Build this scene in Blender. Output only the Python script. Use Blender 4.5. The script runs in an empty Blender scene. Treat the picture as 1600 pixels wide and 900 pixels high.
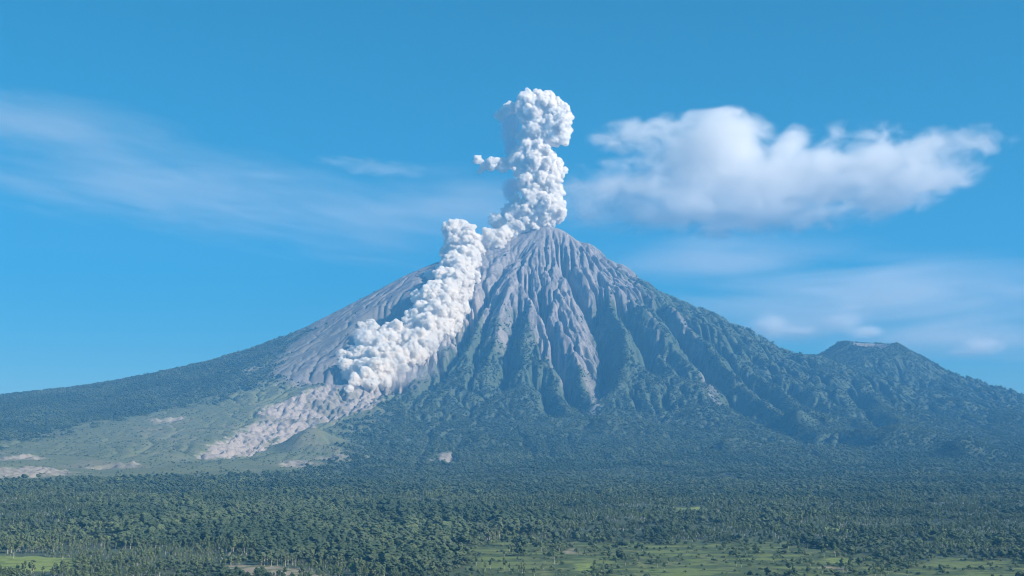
import bpy, math, random
import numpy as np
from mathutils import Vector

R = math.radians
scn = bpy.context.scene
col = scn.collection
rng = np.random.default_rng(7)
random.seed(7)

# ------------------------------------------------------------------ camera
FPX = 2000.0                       # focal length in pixels of the 1600 px wide photograph
PITCH = math.atan((765 - 450) / FPX)
SUMMIT_Y = 13500.0
cp, sp = math.cos(PITCH), math.sin(PITCH)

cam_d = bpy.data.cameras.new('camera')
cam_d.sensor_width = 36.0
cam_d.lens = 36.0 * FPX / 1600.0
cam_d.clip_start = 1.0
cam_d.clip_end = 400000.0
cam = bpy.data.objects.new('camera', cam_d)
col.objects.link(cam)
cam.location = (0, 0, 0)
cam.rotation_euler = (R(90) + PITCH, 0, 0)
scn.camera = cam


def ray(px, py):
    a, b = (px - 800) / FPX, (450 - py) / FPX
    return np.array([a, cp - b * sp, sp + b * cp])


def at(px, py, Y):
    d = ray(px, py)
    return d * (Y / d[1])


def project(x, y, z):
    f = y * cp + z * sp
    f = np.maximum(f, 1.0)
    return 800 + FPX * x / f, 450 - FPX * (z * cp - y * sp) / f


# ------------------------------------------------------------------ noise
_perm = np.random.default_rng(3).permutation(512).astype(np.int32)
_ang = np.random.default_rng(4).random(512) * 2 * np.pi
_gx, _gy = np.cos(_ang).astype(np.float32), np.sin(_ang).astype(np.float32)


def perlin(x, y, seed=0):
    x = np.asarray(x, np.float32) + seed * 17.31
    y = np.asarray(y, np.float32) + seed * 9.77
    xi = np.floor(x).astype(np.int32)
    yi = np.floor(y).astype(np.int32)
    xf = (x - xi).astype(np.float32)
    yf = (y - yi).astype(np.float32)
    u = xf * xf * xf * (xf * (xf * 6 - 15) + 10)
    v = yf * yf * yf * (yf * (yf * 6 - 15) + 10)

    def g(ix, iy, dx, dy):
        h = _perm[(_perm[ix & 511] + iy) & 511]
        return _gx[h] * dx + _gy[h] * dy
    n00 = g(xi, yi, xf, yf)
    n10 = g(xi + 1, yi, xf - 1, yf)
    n01 = g(xi, yi + 1, xf, yf - 1)
    n11 = g(xi + 1, yi + 1, xf - 1, yf - 1)
    a = n00 + u * (n10 - n00)
    b = n01 + u * (n11 - n01)
    return (a + v * (b - a)) * 1.5


def fbm(x, y, octs=4, seed=0, gain=0.5, ridged=False):
    s, a, t = 0.0, 1.0, 0.0
    for i in range(octs):
        n = perlin(x * 2 ** i, y * 2 ** i, seed + i * 3)
        if ridged:
            n = 1 - 2 * np.abs(n)
        s = s + a * n
        t += a
        a *= gain
    return s / t


_perm3 = np.random.default_rng(5).permutation(256).astype(np.int32)
_g3 = np.random.default_rng(6).normal(0, 1, (256, 3))
_g3 = (_g3 / np.linalg.norm(_g3, axis=1)[:, None]).astype(np.float32)


def perlin3(p):
    p = np.asarray(p, np.float64)
    i = np.floor(p).astype(np.int32)
    f = (p - i).astype(np.float32)
    u = f * f * f * (f * (f * 6 - 15) + 10)
    out = 0.0
    for c in range(8):
        o = np.array([c & 1, (c >> 1) & 1, (c >> 2) & 1])
        q = (i + o) & 255
        h = _perm3[(_perm3[(_perm3[q[:, 0]] + q[:, 1]) & 255] + q[:, 2]) & 255]
        d = (_g3[h] * (f - o)).sum(1)
        w = np.where(o == 1, u, 1 - u).prod(1)
        out = out + w * d
    return out * 1.6


def sstep(a, b, x):
    t = np.clip((x - a) / (b - a), 0, 1)
    return t * t * (3 - 2 * t)


# ------------------------------------------------------------------ base shape of the land
S = at(850, 355, SUMMIT_Y)
SX, SY, SZ = S


def prof(pts, tail):
    r, z = [0.0], [SZ]
    for px, py in pts:
        p = at(px, py, SUMMIT_Y)
        r.append(abs(p[0] - SX))
        z.append(p[2])
    for a, b in tail:
        r.append(a)
        z.append(b)
    return np.array(r), np.array(z)


PL = prof([(828, 358), (800, 371), (745, 391), (690, 409), (640, 430), (560, 474), (480, 516), (420, 544), (350, 568), (250, 594),
           (150, 613), (50, 627), (0, 633)], [(6400, 830), (8000, 640), (11000, 330), (16000, 60), (30000, -40), (90000, -60)])
PR = prof([(885, 362), (905, 371), (945, 386), (1000, 430), (1060, 467), (1120, 494), (1180, 522), (1240, 550), (1272, 560)],
          [(3400, 1180), (4000, 985), (5000, 735), (6000, 560), (8000, 330), (11000, 140), (16000, 20), (30000, -40), (90000, -60)])
PF = (np.array([0, 110, 250, 600, 1000, 1500, 2000, 2500, 3000, 3500, 4000, 4500, 5000, 5600, 6300, 7500, 8600, 9800, 11200, 12300, 13500, 16000, 30000, 90000.]),
      np.array([SZ, SZ - 22, 2668, 2405, 2120, 1770, 1440, 1150, 900, 700, 535, 405, 305, 222, 140, 44, -8, -64, -140, -190, -205, -215, -230, -250.]))
PB = (np.array([0, 300, 1000, 2000, 3000, 4500, 6000, 8000, 12000, 20000, 90000.]),
      np.array([SZ, 2600, 2150, 1600, 1150, 700, 450, 280, 120, 0, -60.]))


def pchip(x, xs, ys):
    d = np.diff(ys) / np.diff(xs)
    m = np.zeros_like(ys)
    h = np.diff(xs)
    for i in range(1, len(xs) - 1):
        if d[i - 1] * d[i] > 0:
            w1, w2 = 2 * h[i] + h[i - 1], h[i] + 2 * h[i - 1]
            m[i] = (w1 + w2) / (w1 / d[i - 1] + w2 / d[i])
    m[0], m[-1] = d[0], d[-1]
    x = np.clip(x, xs[0], xs[-1])
    k = np.clip(np.searchsorted(xs, x) - 1, 0, len(xs) - 2)
    t = (x - xs[k]) / h[k]
    return ((1 + 2 * t) * (1 - t) ** 2 * ys[k] + t * (1 - t) ** 2 * h[k] * m[k] + t * t * (3 - 2 * t) * ys[k + 1] + t * t * (t - 1) * h[k] * m[k + 1])


def _lut(p):
    r = np.concatenate([np.arange(0, 20000, 10.0), np.arange(20000, 120000, 500.0)])
    return r, pchip(r, *p)


LL, LR, LF, LB = (_lut(p) for p in (PL, PR, PF, PB))

HC = at(1356, 537, 13650.0)         # the smaller crater cone on the right
HP_R = np.array([0, 300, 420, 600, 800, 1000, 1400, 1800, 2400, 4000, 9000.])
HP_Z = np.array([0, 0, -70, -180, -305, -400, -540, -650, -820, -1300, -3000.])


def h_base(x, y):
    dx, dy = x - SX, y - SY
    r = np.hypot(dx, dy)
    th = np.degrees(np.arctan2(dx, -dy))         # 0 = towards the camera, +90 = right, -90 = left
    zl, zr, zf, zb = (np.interp(r, *l) for l in (LL, LR, LF, LB))
    t = np.clip(np.abs(th) / 90, 0, 1)
    t = t * t * (3 - 2 * t)
    side = np.where(th > 0, zr, zl)
    z = zf * (1 - t) + side * t
    tb = sstep(90, 180, np.abs(th))
    z = np.where(np.abs(th) > 90, side * (1 - tb) + zb * tb, z)
    # the smaller cone
    ex, ey = x - HC[0], y - HC[1]
    q = np.hypot(ex, ey)
    ph = np.degrees(np.arctan2(ex, -ey))
    hz = HC[2] + np.interp(q, HP_R, HP_Z) - 0.07 * ex * sstep(700, 0, q) + 0.16 * np.clip(ey, 0, 300) * sstep(500, 250, q)
    bowl = sstep(210, 60, np.hypot(ex / 1.3, ey + 190)) * 75 + sstep(60, 20, np.abs(ph + 12)) * sstep(800, 340, q) * sstep(200, 330, q) * 40
    hz = hz - bowl
    k = 60.0
    m = np.maximum(z, hz)
    z = m + k * np.log1p(np.exp(-np.abs(z - hz) / k))*0.5
    return z


def raycast(px, py, hf=h_base, y0=1500.0, y1=16000.0):
    d = ray(px, py)
    ys = np.arange(y0, y1, 8.0)
    P = d[None, :] * (ys / d[1])[:, None]
    h = hf(P[:, 0], P[:, 1])
    k = np.nonzero(P[:, 2] < h)[0]
    if len(k) == 0:
        k = [np.argmin(P[:, 2] - h)]
    return P[k[0]]


def poly_world(pts):
    return np.array([raycast(*p)[:2] for p in pts])


def seg_dist(x, y, pl, sided=False):
    """distance to a polyline and the position along it (0..n-1)"""
    best = np.full(x.shape, 1e9)
    pos = np.zeros(x.shape)
    side = np.zeros(x.shape)
    for i in range(len(pl) - 1):
        ax, ay = pl[i]
        bx, by = pl[i + 1]
        vx, vy = bx - ax, by - ay
        t = np.clip(((x - ax) * vx + (y - ay) * vy) / (vx * vx + vy * vy + 1e-9), 0, 1)
        d = np.hypot(x - ax - t * vx, y - ay - t * vy)
        m = d < best
        best = np.where(m, d, best)
        pos = np.where(m, i + t, pos)
        side = np.where(m, np.sign(vy * (x - ax) - vx * (y - ay)), side)
    return (best, pos, side) if sided else (best, pos)


def poly_sdf(x, y, pl):
    """signed distance to a closed polygon, positive inside"""
    d, _ = seg_dist(x, y, np.vstack([pl, pl[:1]]))
    ins = np.zeros(x.shape, bool)
    n = len(pl)
    for i in range(n):
        x0, y0 = pl[i]
        x1, y1 = pl[(i + 1) % n]
        c = ((y0 > y) != (y1 > y)) & (x < (x1 - x0) * (y - y0) / (y1 - y0 + 1e-12) + x0)
        ins ^= c
    return np.where(ins, d, -d)


# gullies seen on the near face: (pixels along the thalweg), depth, half width
GULLIES = [
    ([(813, 462), (803, 490), (794, 521), (790, 567), (782, 600)], 75, 95),
    ([(918, 440), (927, 470), (936, 497), (946, 525), (942, 567), (927, 600), (908, 634)], 120, 130),
    ([(955, 455), (975, 478), (1002, 498), (1029, 529), (1055, 551), (1085, 585)], 70, 100),
    ([(868, 530), (881, 559), (896, 604), (915, 631)], 70, 90),
    ([(985, 490), (1006, 521), (1021, 566), (1036, 590)], 60, 85),
    ([(795, 385), (783, 427), (772, 465), (760, 500), (748, 545), (735, 590)], 45, 80),
    ([(790, 400), (765, 430), (745, 460), (720, 510), (690, 555)], 50, 70),
    ([(880, 385), (888, 410), (905, 440), (925, 470)], 50, 70),
    ([(1060, 500), (1090, 540), (1130, 590), (1180, 640), (1230, 665), (1290, 690)], 60, 110),
    ([(1120, 530), (1170, 580), (1220, 620), (1290, 670)], 45, 100),
    ([(845, 560), (850, 600), (865, 640), (880, 665)], 45, 80),
    ([(1000, 440), (1040, 480), (1075, 520), (1110, 560)], 45, 80),
    ([(1180, 560), (1240, 600), (1310, 640), (1400, 690)], 40, 100),
    ([(1330, 575), (1335, 600), (1360, 640), (1420, 690)], 45, 90),
]
gl = [(poly_world(p), d * 1.25, w) for p, d, w in GULLIES]
CHANNEL = poly_world([(826, 366), (775, 395), (748, 435), (725, 490), (690, 540), (640, 585), (580, 612), (520, 628), (470, 655), (425, 680), (370, 705),
                      (310, 716), (230, 722), (120, 730), (20, 742)])
BOWL = raycast(1318, 690)
HUMP = raycast(483, 690)
HOLLOWS = [(*raycast(a, b)[:2], c, d) for a, b, c, d in ((610, 490, 210, 190), (530, 582, 170, 150), (688, 425, 140, 120))]
KNOLLS = [(*raycast(a, b)[:2], c, d) for a, b, c, d in ((1135, 702, 150, 75), (950, 668, 190, 95), (1500, 712, 170, 80), (745, 696, 110, 60), (1230, 655, 150, 70), (1080, 640, 150, 60), (860, 655, 120, 50))]


def h_shape(x, y):
    z = h_base(x, y)
    for pl, dep, w in gl:
        m = (x > pl[:, 0].min() - 4 * w) & (x < pl[:, 0].max() + 4 * w) & (y > pl[:, 1].min() - 4 * w) & (y < pl[:, 1].max() + 4 * w)
        if m.any():
            d, pos, sd_ = seg_dist(x[m], y[m], pl, True)
            t = pos / (len(pl) - 1)
            sd_ = sd_ * np.sign(np.sum((pl[-1] - pl[0]) * (0, -1)) or 1) * -1
            z[m] += 0.5 * dep * np.exp(-((d * sd_ - 1.35 * w) / (0.75 * w)) ** 2) * sstep(0, 0.3, t) * (1 - sstep(0.65, 1, t))
            z[m] -= dep * np.exp(-(d / w) ** 2) * sstep(0, 0.25, t) * (1 - 0.8 * sstep(0.7, 1, t))
    d, pos = seg_dist(x, y, CHANNEL)
    dep = np.interp(pos, [0, 1.5, 4, 6.5, 8, 10, 11, 14], [20, 75, 80, 60, 45, 40, 15, 5])
    w = np.interp(pos, [0, 2, 5, 8, 10, 14], [110, 190, 280, 260, 200, 200])
    z -= dep * np.exp(-(d / w) ** 4)
    # amphitheatre valley with a steep wall on the right flank, and the small green cone on the left
    q = np.hypot((x - BOWL[0]) / 1.3, y - BOWL[1])
    z -= 150 * np.exp(-(q / 240) ** 4)
    bx = x - BOWL[0] - 200
    q2 = np.hypot(bx / np.where(bx < 0, 0.55, 1.7), y - BOWL[1])
    z += 190 * np.exp(-(q2 / 260) ** 2)
    for kx, ky, kr, kh in HOLLOWS:
        z -= kh * np.exp(-((((x - kx) / np.where(x > kx, 0.6, 1.3)) ** 2 + (y - ky) ** 2) / kr ** 2) ** 2)
    for kx, ky, kr, kh in KNOLLS:
        z += 1.25 * kh * np.exp(-(((x - kx) / np.where(x < kx, 0.55, 1.7)) ** 2 + (y - ky) ** 2) / kr ** 2)
    q = np.hypot((x - HUMP[0]) / 1.5, y - HUMP[1])
    z += 95 * np.exp(-(q / 120) ** 2)
    return z


# ------------------------------------------------------------------ carve the flanks: rain wash on a grid
def erode(h, dx, steps, K, mexp, diff, soft):
    kk = (K * soft).ravel()
    ny, nx = h.shape
    N = nx * ny
    idx = np.arange(N).reshape(ny, nx)
    for s in range(steps):
        hp = np.pad(h, 1, mode='edge')
        best = np.zeros_like(h)
        rec = idx.copy()
        dist = np.full(h.shape, dx, np.float32)
        for oy in (-1, 0, 1):
            for ox in (-1, 0, 1):
                if oy == 0 and ox == 0:
                    continue
                L = dx * math.hypot(ox, oy)
                sl = (h - hp[1 + oy:1 + oy + ny, 1 + ox:1 + ox + nx]) / L
                m = sl > best
                best = np.where(m, sl, best)
                rec = np.where(m, idx + oy * nx + ox, rec)
                dist = np.where(m, L, dist)
        for e in (np.s_[0, :], np.s_[-1, :], np.s_[:, 0], np.s_[:, -1]):
            rec[e] = idx[e]
        r = rec.ravel()
        depth = (r != np.arange(N)).astype(np.int32)
        ptr = r.copy()
        for _ in range(12):
            depth = depth + depth[ptr]
            ptr = ptr[ptr]
        order = np.argsort(depth, kind='stable')
        cuts = np.searchsorted(depth[order], np.arange(depth.max() + 2))
        A = np.full(N, dx * dx, np.float64)
        levels = [order[cuts[k]:cuts[k + 1]] for k in range(len(cuts) - 1)]
        for lv in levels[:0:-1]:
            np.add.at(A, r[lv], A[lv])
        F = (kk * A ** mexp / dist.ravel())
        z = h.ravel().astype(np.float64)
        for lv in levels[1:]:
            f = F[lv]
            z[lv] = (z[lv] + f * z[r[lv]]) / (1 + f)
        h = z.reshape(ny, nx)
        hp = np.pad(h, 1, mode='edge')
        h = h + diff * (hp[:-2, 1:-1] + hp[2:, 1:-1] + hp[1:-1, :-2] + hp[1:-1, 2:] - 4 * h)
    return h, A.reshape(ny, nx)


DX = 12.0
cxs = np.arange(-5800, 6600, DX)
cys = np.arange(6600, 15400, DX)
CX, CY = np.meshgrid(cxs, cys)
c0 = h_shape(CX, CY)
slope_fade = sstep(150, 700, c0)
c1 = c0 + slope_fade * (60 * fbm(CX / 420, CY / 420, 5, 1, 0.62) + 40 * fbm(CX / 1100, CY / 1100, 2, 9) - 20)
SOFT = np.exp(1.5 * fbm(CX / 330, CY / 330, 3, 15) + 0.5 * fbm(CX / 70, CY / 70, 2, 17))
ce, AREA = erode(c1, DX, 25, 0.042, 0.5, 0.03, SOFT)
edge = np.minimum.reduce([sstep(cxs[0], cxs[0] + 600, CX), sstep(cxs[-1], cxs[-1] - 600, CX), sstep(cys[0], cys[0] + 900, CY), sstep(cys[-1], cys[-1] - 500, CY)])
HQ = np.hypot(CX - HC[0], CY - HC[1])
delta = ce - c0
delta = np.where(delta > 0, 0.3 * delta, 1.5 * delta) * edge * (0.05 + 0.95 * sstep(400, 1300, HQ)) * (0.15 + 0.85 * sstep(100, 480, np.hypot(CX - SX, CY - SY)))
TDC = np.degrees(np.arctan2(CX - SX, -(CY - SY)))
LEFTCALM = np.maximum(0.8 * sstep(-12, -35, TDC) * sstep(950, 650, c0), 0.85 * sstep(-24, -42, TDC))
delta = delta * (1 + 0.35 * sstep(5, 25, TDC)) * (0.4 + 0.6 * sstep(350, 900, c0))
INC = np.clip((np.log10(AREA) - 3.5) / 1.6, 0, 1) * sstep(7.2, 6.2, np.log10(AREA)) * edge * slope_fade * (1 - 0.9 * sstep(150, 40, np.hypot(CX - SX, CY - SY)))
INC = INC * sstep(350, 1000, HQ) * sstep(100, 480, np.hypot(CX - SX, CY - SY))
delta = delta * (1 - LEFTCALM) - 24 * INC * (1 - 0.6 * LEFTCALM)
print('eroded', delta.min(), delta.max())


def cubic_axis(src0, step, n, q):
    t = (q - src0) / step
    i = np.floor(t).astype(int)
    f = t - i
    w = np.stack([-0.5 * f + f * f - 0.5 * f ** 3, 1 - 2.5 * f * f + 1.5 * f ** 3, 0.5 * f + 2 * f * f - 1.5 * f ** 3, -0.5 * f * f + 0.5 * f ** 3])
    k = np.clip(np.stack([i - 1, i, i + 1, i + 2]), 0, n - 1)
    w = w * ((q >= src0) & (q <= src0 + step * (n - 1)))
    return k, w


def upsample(a, qx, qy):
    k, w = cubic_axis(cxs[0], DX, len(cxs), qx)
    b = sum(a[:, k[j]] * w[j][None, :] for j in range(4))
    k, w = cubic_axis(cys[0], DX, len(cys), qy)
    return sum(b[k[j], :] * w[j][:, None] for j in range(4))


def grow(start, step, ratio, end):
    out, v = [], start
    while abs(v) < abs(end):
        step *= ratio
        v = v + step
        out.append(v)
    return out


G = 10.0
gx = np.arange(-6200, 6600, G)
gx = np.array(sorted(grow(-6200, -G, 1.15, -14000)) + list(gx) + grow(gx[-1], G, 1.15, 14000))
gy = np.concatenate([np.arange(-2500, 1500, 90.0), np.arange(1500, 6800, 15.0), np.arange(6800, 15000, G)])
gy = np.concatenate([gy, np.array(grow(gy[-1], G, 1.15, 18000))])
GX, GY = np.meshgrid(gx, gy)
H = h_shape(GX, GY) + upsample(delta, gx, gy)
RR = np.hypot(GX - SX, GY - SY)
TH = np.arctan2(GX - SX, -(GY - SY))
# fine rills running down the bare upper cone
fade_r = sstep(3600, 2000, RR)
wx, wy = 55 * fbm(GX / 300, GY / 300, 3, 31), 55 * fbm(GX / 300, GY / 300, 3, 33)
TW = np.arctan2(GX + wx - SX, -(GY + wy - SY))


def fissure(k, rl, seed, sharp):
    """thin branching rills: sharp notches that run down the slope"""
    n = fbm(TW * k, RR / rl, 2, seed, 0.5)
    return -np.clip(1 - np.abs(n) * sharp, 0, 1) ** 1.5


STREAK = fbm(TW * 34, RR / 900, 4, 43, 0.6)
ril = 22 * fissure(17, 1600, 41, 6.0) * sstep(220, 600, RR) + 13 * fissure(41, 1000, 47, 4.5) * sstep(350, 900, RR) + 8 * fissure(90, 600, 49, 3.5) * sstep(700, 1400, RR)
ril = ril + 5 * fbm(GX / 60, GY / 75, 4, 59, 0.65, True)
ril = ril * (1 - 0.85 * sstep(-26, -44, np.degrees(TH)))
H = H + ril * fade_r + sstep(60, 400, H) * 5.0 * fbm(GX / 70, GY / 70, 3, 51) + sstep(250, 40, RR) * 14 * fbm(GX / 60, GY / 60, 3, 57, 0.6, True)
# low swells and terraces of the plain
H = H + sstep(500, 100, H) * 9 * fbm(GX / 420, GY / 300, 3, 61) * sstep(1500, 4000, GY) + sstep(650, 250, H) * sstep(4300, 6000, GY) * 26 * (fbm(GX / 650, GY / 520, 3, 63) - 0.1)

# ------------------------------------------------------------------ what covers the land
def pw(pts):
    return np.array([raycast(px, py, h_shape, 1500.0, 15500.0)[:2] for px, py in pts])


def soft_mask(pl, soft, x, y, jitter):
    m = (x > pl[:, 0].min() - 4 * soft) & (x < pl[:, 0].max() + 4 * soft) & (y > pl[:, 1].min() - 4 * soft) & (y < pl[:, 1].max() + 4 * soft)
    out = np.zeros(x.shape)
    if m.any():
        s = poly_sdf(x[m], y[m], pl) + jitter[m]
        out[m] = sstep(-soft, soft, s)
    return out


JIT = fbm(GX / 160, GY / 160, 4, 71)
JITF = fbm(GX / 50, GY / 50, 3, 75)
ROCK_POLY = pw([(690, 412), (600, 455), (480, 520), (452, 538), (440, 560), (425, 585), (470, 602), (560, 600), (640, 590), (720, 510), (742, 475),
                (757, 488), (772, 500), (781, 530), (788, 552), (794, 510), (806, 478), (818, 480), (832, 506), (846, 534), (862, 562), (878, 588), (888, 566),
                (905, 562), (918, 584), (930, 616), (938, 592), (935, 545), (926, 505), (921, 470), (932, 448), (955, 446), (975, 452), (992, 462), (1012, 452),
                (1004, 436), (950, 392), (905, 376), (862, 362), (800, 378), (745, 396)])
RIDGE_POLYS = [pw(p) for p in ([(1040, 470), (1075, 490), (1100, 530), (1118, 575), (1106, 580), (1085, 540), (1050, 500)],
                               [(1010, 470), (1030, 500), (1045, 540), (1036, 545), (1015, 505)],
                               [(880, 560), (895, 565), (893, 592), (884, 590)],
                               [(925, 600), (940, 600), (936, 640), (924, 640)],
                               [(1095, 560), (1110, 590), (1130, 625), (1118, 628), (1098, 596)])]
FLOW_POLY = pw([(745, 450), (700, 520), (600, 585), (545, 600), (512, 598), (491, 608), (474, 614), (447, 622), (408, 636), (404, 654), (381, 669), (347, 690), (306, 712),
                (347, 714), (381, 708), (419, 697), (430, 683), (461, 676), (495, 660), (544, 645), (578, 636), (593, 612), (640, 576), (700, 535), (735, 495), (752, 460)])
SAND_POLYS = [pw(p) for p in ([(-40, 731), (50, 728), (110, 734), (103, 741), (40, 745), (-40, 748)], [(-40, 717), (55, 714), (60, 718), (-40, 722)],
                              [(140, 727), (210, 723), (225, 727), (150, 731)], [(235, 655), (285, 650), (290, 654), (240, 661)], [(500, 712), (545, 709), (545, 714), (505, 717)],
                              [(440, 718), (485, 716), (480, 728), (445, 728)], [(682, 708), (708, 706), (708, 718), (684, 718)], [(385, 578), (400, 570), (398, 574), (388, 580)])]
GRASS_POLY = pw([(-60, 700), (0, 692), (60, 682), (130, 662), (200, 650), (260, 640), (330, 622), (400, 606), (430, 590), (500, 600), (560, 605), (600, 612), (595, 640),
                 (560, 660), (545, 690), (560, 714), (500, 734), (400, 742), (300, 744), (200, 745), (110, 748), (-60, 750)])
FIELD_POLYS = [pw(p) for p in ([(-30, 868), (60, 869), (112, 872), (124, 880), (104, 893), (40, 895), (-30, 893)],
                               [(158, 875), (176, 875), (176, 879), (158, 879)],
                               [(100, 838), (200, 837), (200, 842), (100, 842)],
                               [(1055, 794), (1100, 793), (1104, 800), (1060, 802)],
                               [(1290, 822), (1330, 826), (1330, 832), (1290, 829)],
                               [(1295, 872), (1330, 874), (1330, 882), (1290, 880)],
                               [(900, 882), (930, 880), (930, 890), (900, 891)])]
BARE_POLYS = [pw(p) for p in ([(345, 885), (385, 880), (450, 886), (495, 892), (500, 903), (430, 902), (355, 898)],
                              [(1290, 886), (1330, 888), (1325, 893), (1290, 892)], [(890, 858), (905, 858), (905, 866), (890, 866)])]
BELT = pw([(120, 800), (250, 782), (420, 784), (600, 790), (760, 800), (880, 815), (860, 838), (740, 846), (700, 880), (640, 905), (520, 890), (430, 872), (330, 868), (210, 845), (130, 826)])
OPEN_POLY = pw([(725, 858), (780, 836), (870, 842), (960, 846), (1100, 844), (1200, 842), (1290, 862), (1420, 876), (1560, 876), (1700, 880), (1700, 935), (680, 935), (700, 885)])

rock = soft_mask(ROCK_POLY, 90, GX, GY, JIT * 170 + JITF * 130 + STREAK * 90)
rock = np.maximum(rock, sstep(2050, 2250, H + 150 * JIT) * (GY > SY - 400))
rock = np.maximum(rock, sstep(900, 700, RR))
TD = np.degrees(TH)
rock = np.maximum(rock, sstep(1440, 1600, H + 160 * JIT + 60 * JITF) * sstep(-48, -60, TD))
rock = np.maximum(rock, sstep(2180, 2320, H + 120 * JIT) * sstep(60, 75, TD))
for pl in RIDGE_POLYS:
    rock = np.maximum(rock, 0.6 * soft_mask(pl, 25, GX, GY, JIT * 60 + JITF * 40))
flow = soft_mask(FLOW_POLY, 22, GX, GY, JIT * 90 + JITF * 70)
for pl in SAND_POLYS:
    flow = np.maximum(flow, 0.75 * soft_mask(pl, 40, GX, GY, JIT * 110 + JITF * 60))
grass = soft_mask(GRASS_POLY, 130, GX, GY, JIT * 420 + JITF * 160)
eco = soft_mask(ROCK_POLY, 420, GX, GY, JIT * 300 + JITF * 120) * sstep(-8, -30, np.degrees(TH)) + 0.5 * soft_mask(ROCK_POLY, 140, GX, GY, JIT * 200 + JITF * 160) * sstep(-30, -8, np.degrees(TH))
HD = np.hypot((GX - HUMP[0]) / 1.5, GY - HUMP[1])
grass = np.maximum(grass, sstep(230, 150, HD))
rock = rock * (1 - 0.25 * sstep(0.05, 0.4, JITF))
crater = sstep(290, 200, np.hypot(GX - HC[0], GY - HC[1])) * 0.8  # whitish mist inside the small crater, painted into the ground as pale rock colour
rock = np.maximum(rock, crater)
field = np.zeros(GX.shape)
for pl in FIELD_POLYS:
    field = np.maximum(field, soft_mask(pl, 6, GX, GY, JITF * 24))
bare = np.zeros(GX.shape)
for pl in BARE_POLYS:
    bare = np.maximum(bare, soft_mask(pl, 8, GX, GY, JITF * 45))
opn = soft_mask(OPEN_POLY, 60, GX, GY, JIT * 120)
# strips of field between the bushes of the open land
strip = sstep(0.06, 0.25, fbm(GX / 170, GY / 40, 3, 83)) * opn
field = np.maximum(field, strip * 0.55)
# the deposit fills a gorge with stepped, crumbling banks
H = H - flow * (sstep(250, 600, RR)) * 14 + flow * sstep(900, 2500, RR) * (38 * fbm(GX / 75, GY / 110, 4, 91, 0.6, True) - 22 * sstep(-0.1, 0.05, fbm(GX / 170, GY / 260, 3, 95)))

# ------------------------------------------------------------------ helpers for objects
def mesh_from(name, V, F, smooth=True):
    me = bpy.data.meshes.new(name)
    V = np.ascontiguousarray(V, np.float32)
    F = np.ascontiguousarray(F, np.int32)
    n, k = F.shape
    me.vertices.add(len(V))
    me.vertices.foreach_set('co', V.ravel())
    me.loops.add(n * k)
    me.loops.foreach_set('vertex_index', F.ravel())
    me.polygons.add(n)
    me.polygons.foreach_set('loop_start', np.arange(0, n * k, k, dtype=np.int32))
    me.update(calc_edges=True)
    me.polygons.foreach_set('use_smooth', np.full(n, smooth))
    return me


def link(name, me, mat=None, parent=None, **props):
    o = bpy.data.objects.new(name, me)
    col.objects.link(o)
    if mat:
        me.materials.append(mat)
    if parent:
        o.parent = parent
    for k, v in props.items():
        o[k] = v
    return o


class NT:
    """short hand for building a node tree"""
    def __init__(self, tree):
        self.t = tree
        tree.nodes.clear()

    def n(self, kind, ins=None, **kw):
        nd = self.t.nodes.new(kind)
        for k, v in kw.items():
            setattr(nd, k, v)
        for k, v in (ins or {}).items():
            s = nd.inputs[k]
            if isinstance(v, bpy.types.NodeSocket):
                self.t.links.new(v, s)
            else:
                s.default_value = v
        return nd

    def math(self, op, a, b=0.0, c=None, clamp=False):
        ins = {0: a, 1: b}
        if c is not None:
            ins[2] = c
        return self.n('ShaderNodeMath', ins, operation=op, use_clamp=clamp).outputs[0]

    def mix(self, f, a, b):
        nd = self.n('ShaderNodeMix', data_type='RGBA')
        for i, v in ((0, f), (6, a), (7, b)):
            if isinstance(v, bpy.types.NodeSocket):
                self.t.links.new(v, nd.inputs[i])
            else:
                nd.inputs[i].default_value = v
        return nd.outputs[2]

    def noise(self, vec, scale, detail=4, rough=0.55, dist=0.0):
        return self.n('ShaderNodeTexNoise', {'Vector': vec, 'Scale': scale, 'Detail': detail, 'Roughness': rough, 'Distortion': dist}).outputs[0]

    def ramp(self, f, a, b, lo=0.0, hi=1.0):
        return self.n('ShaderNodeMapRange', {0: f, 1: a, 2: b, 3: lo, 4: hi}, interpolation_type='SMOOTHSTEP').outputs[0]

    def attr(self, name):
        return self.n('ShaderNodeAttribute', attribute_name=name).outputs['Fac']

    def link(self, a, b):
        self.t.links.new(a, b)


def material(name):
    m = bpy.data.materials.new(name)
    m.use_nodes = True
    return m, NT(m.node_tree)


def c4(r, g, b):
    return (r, g, b, 1.0)


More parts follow.
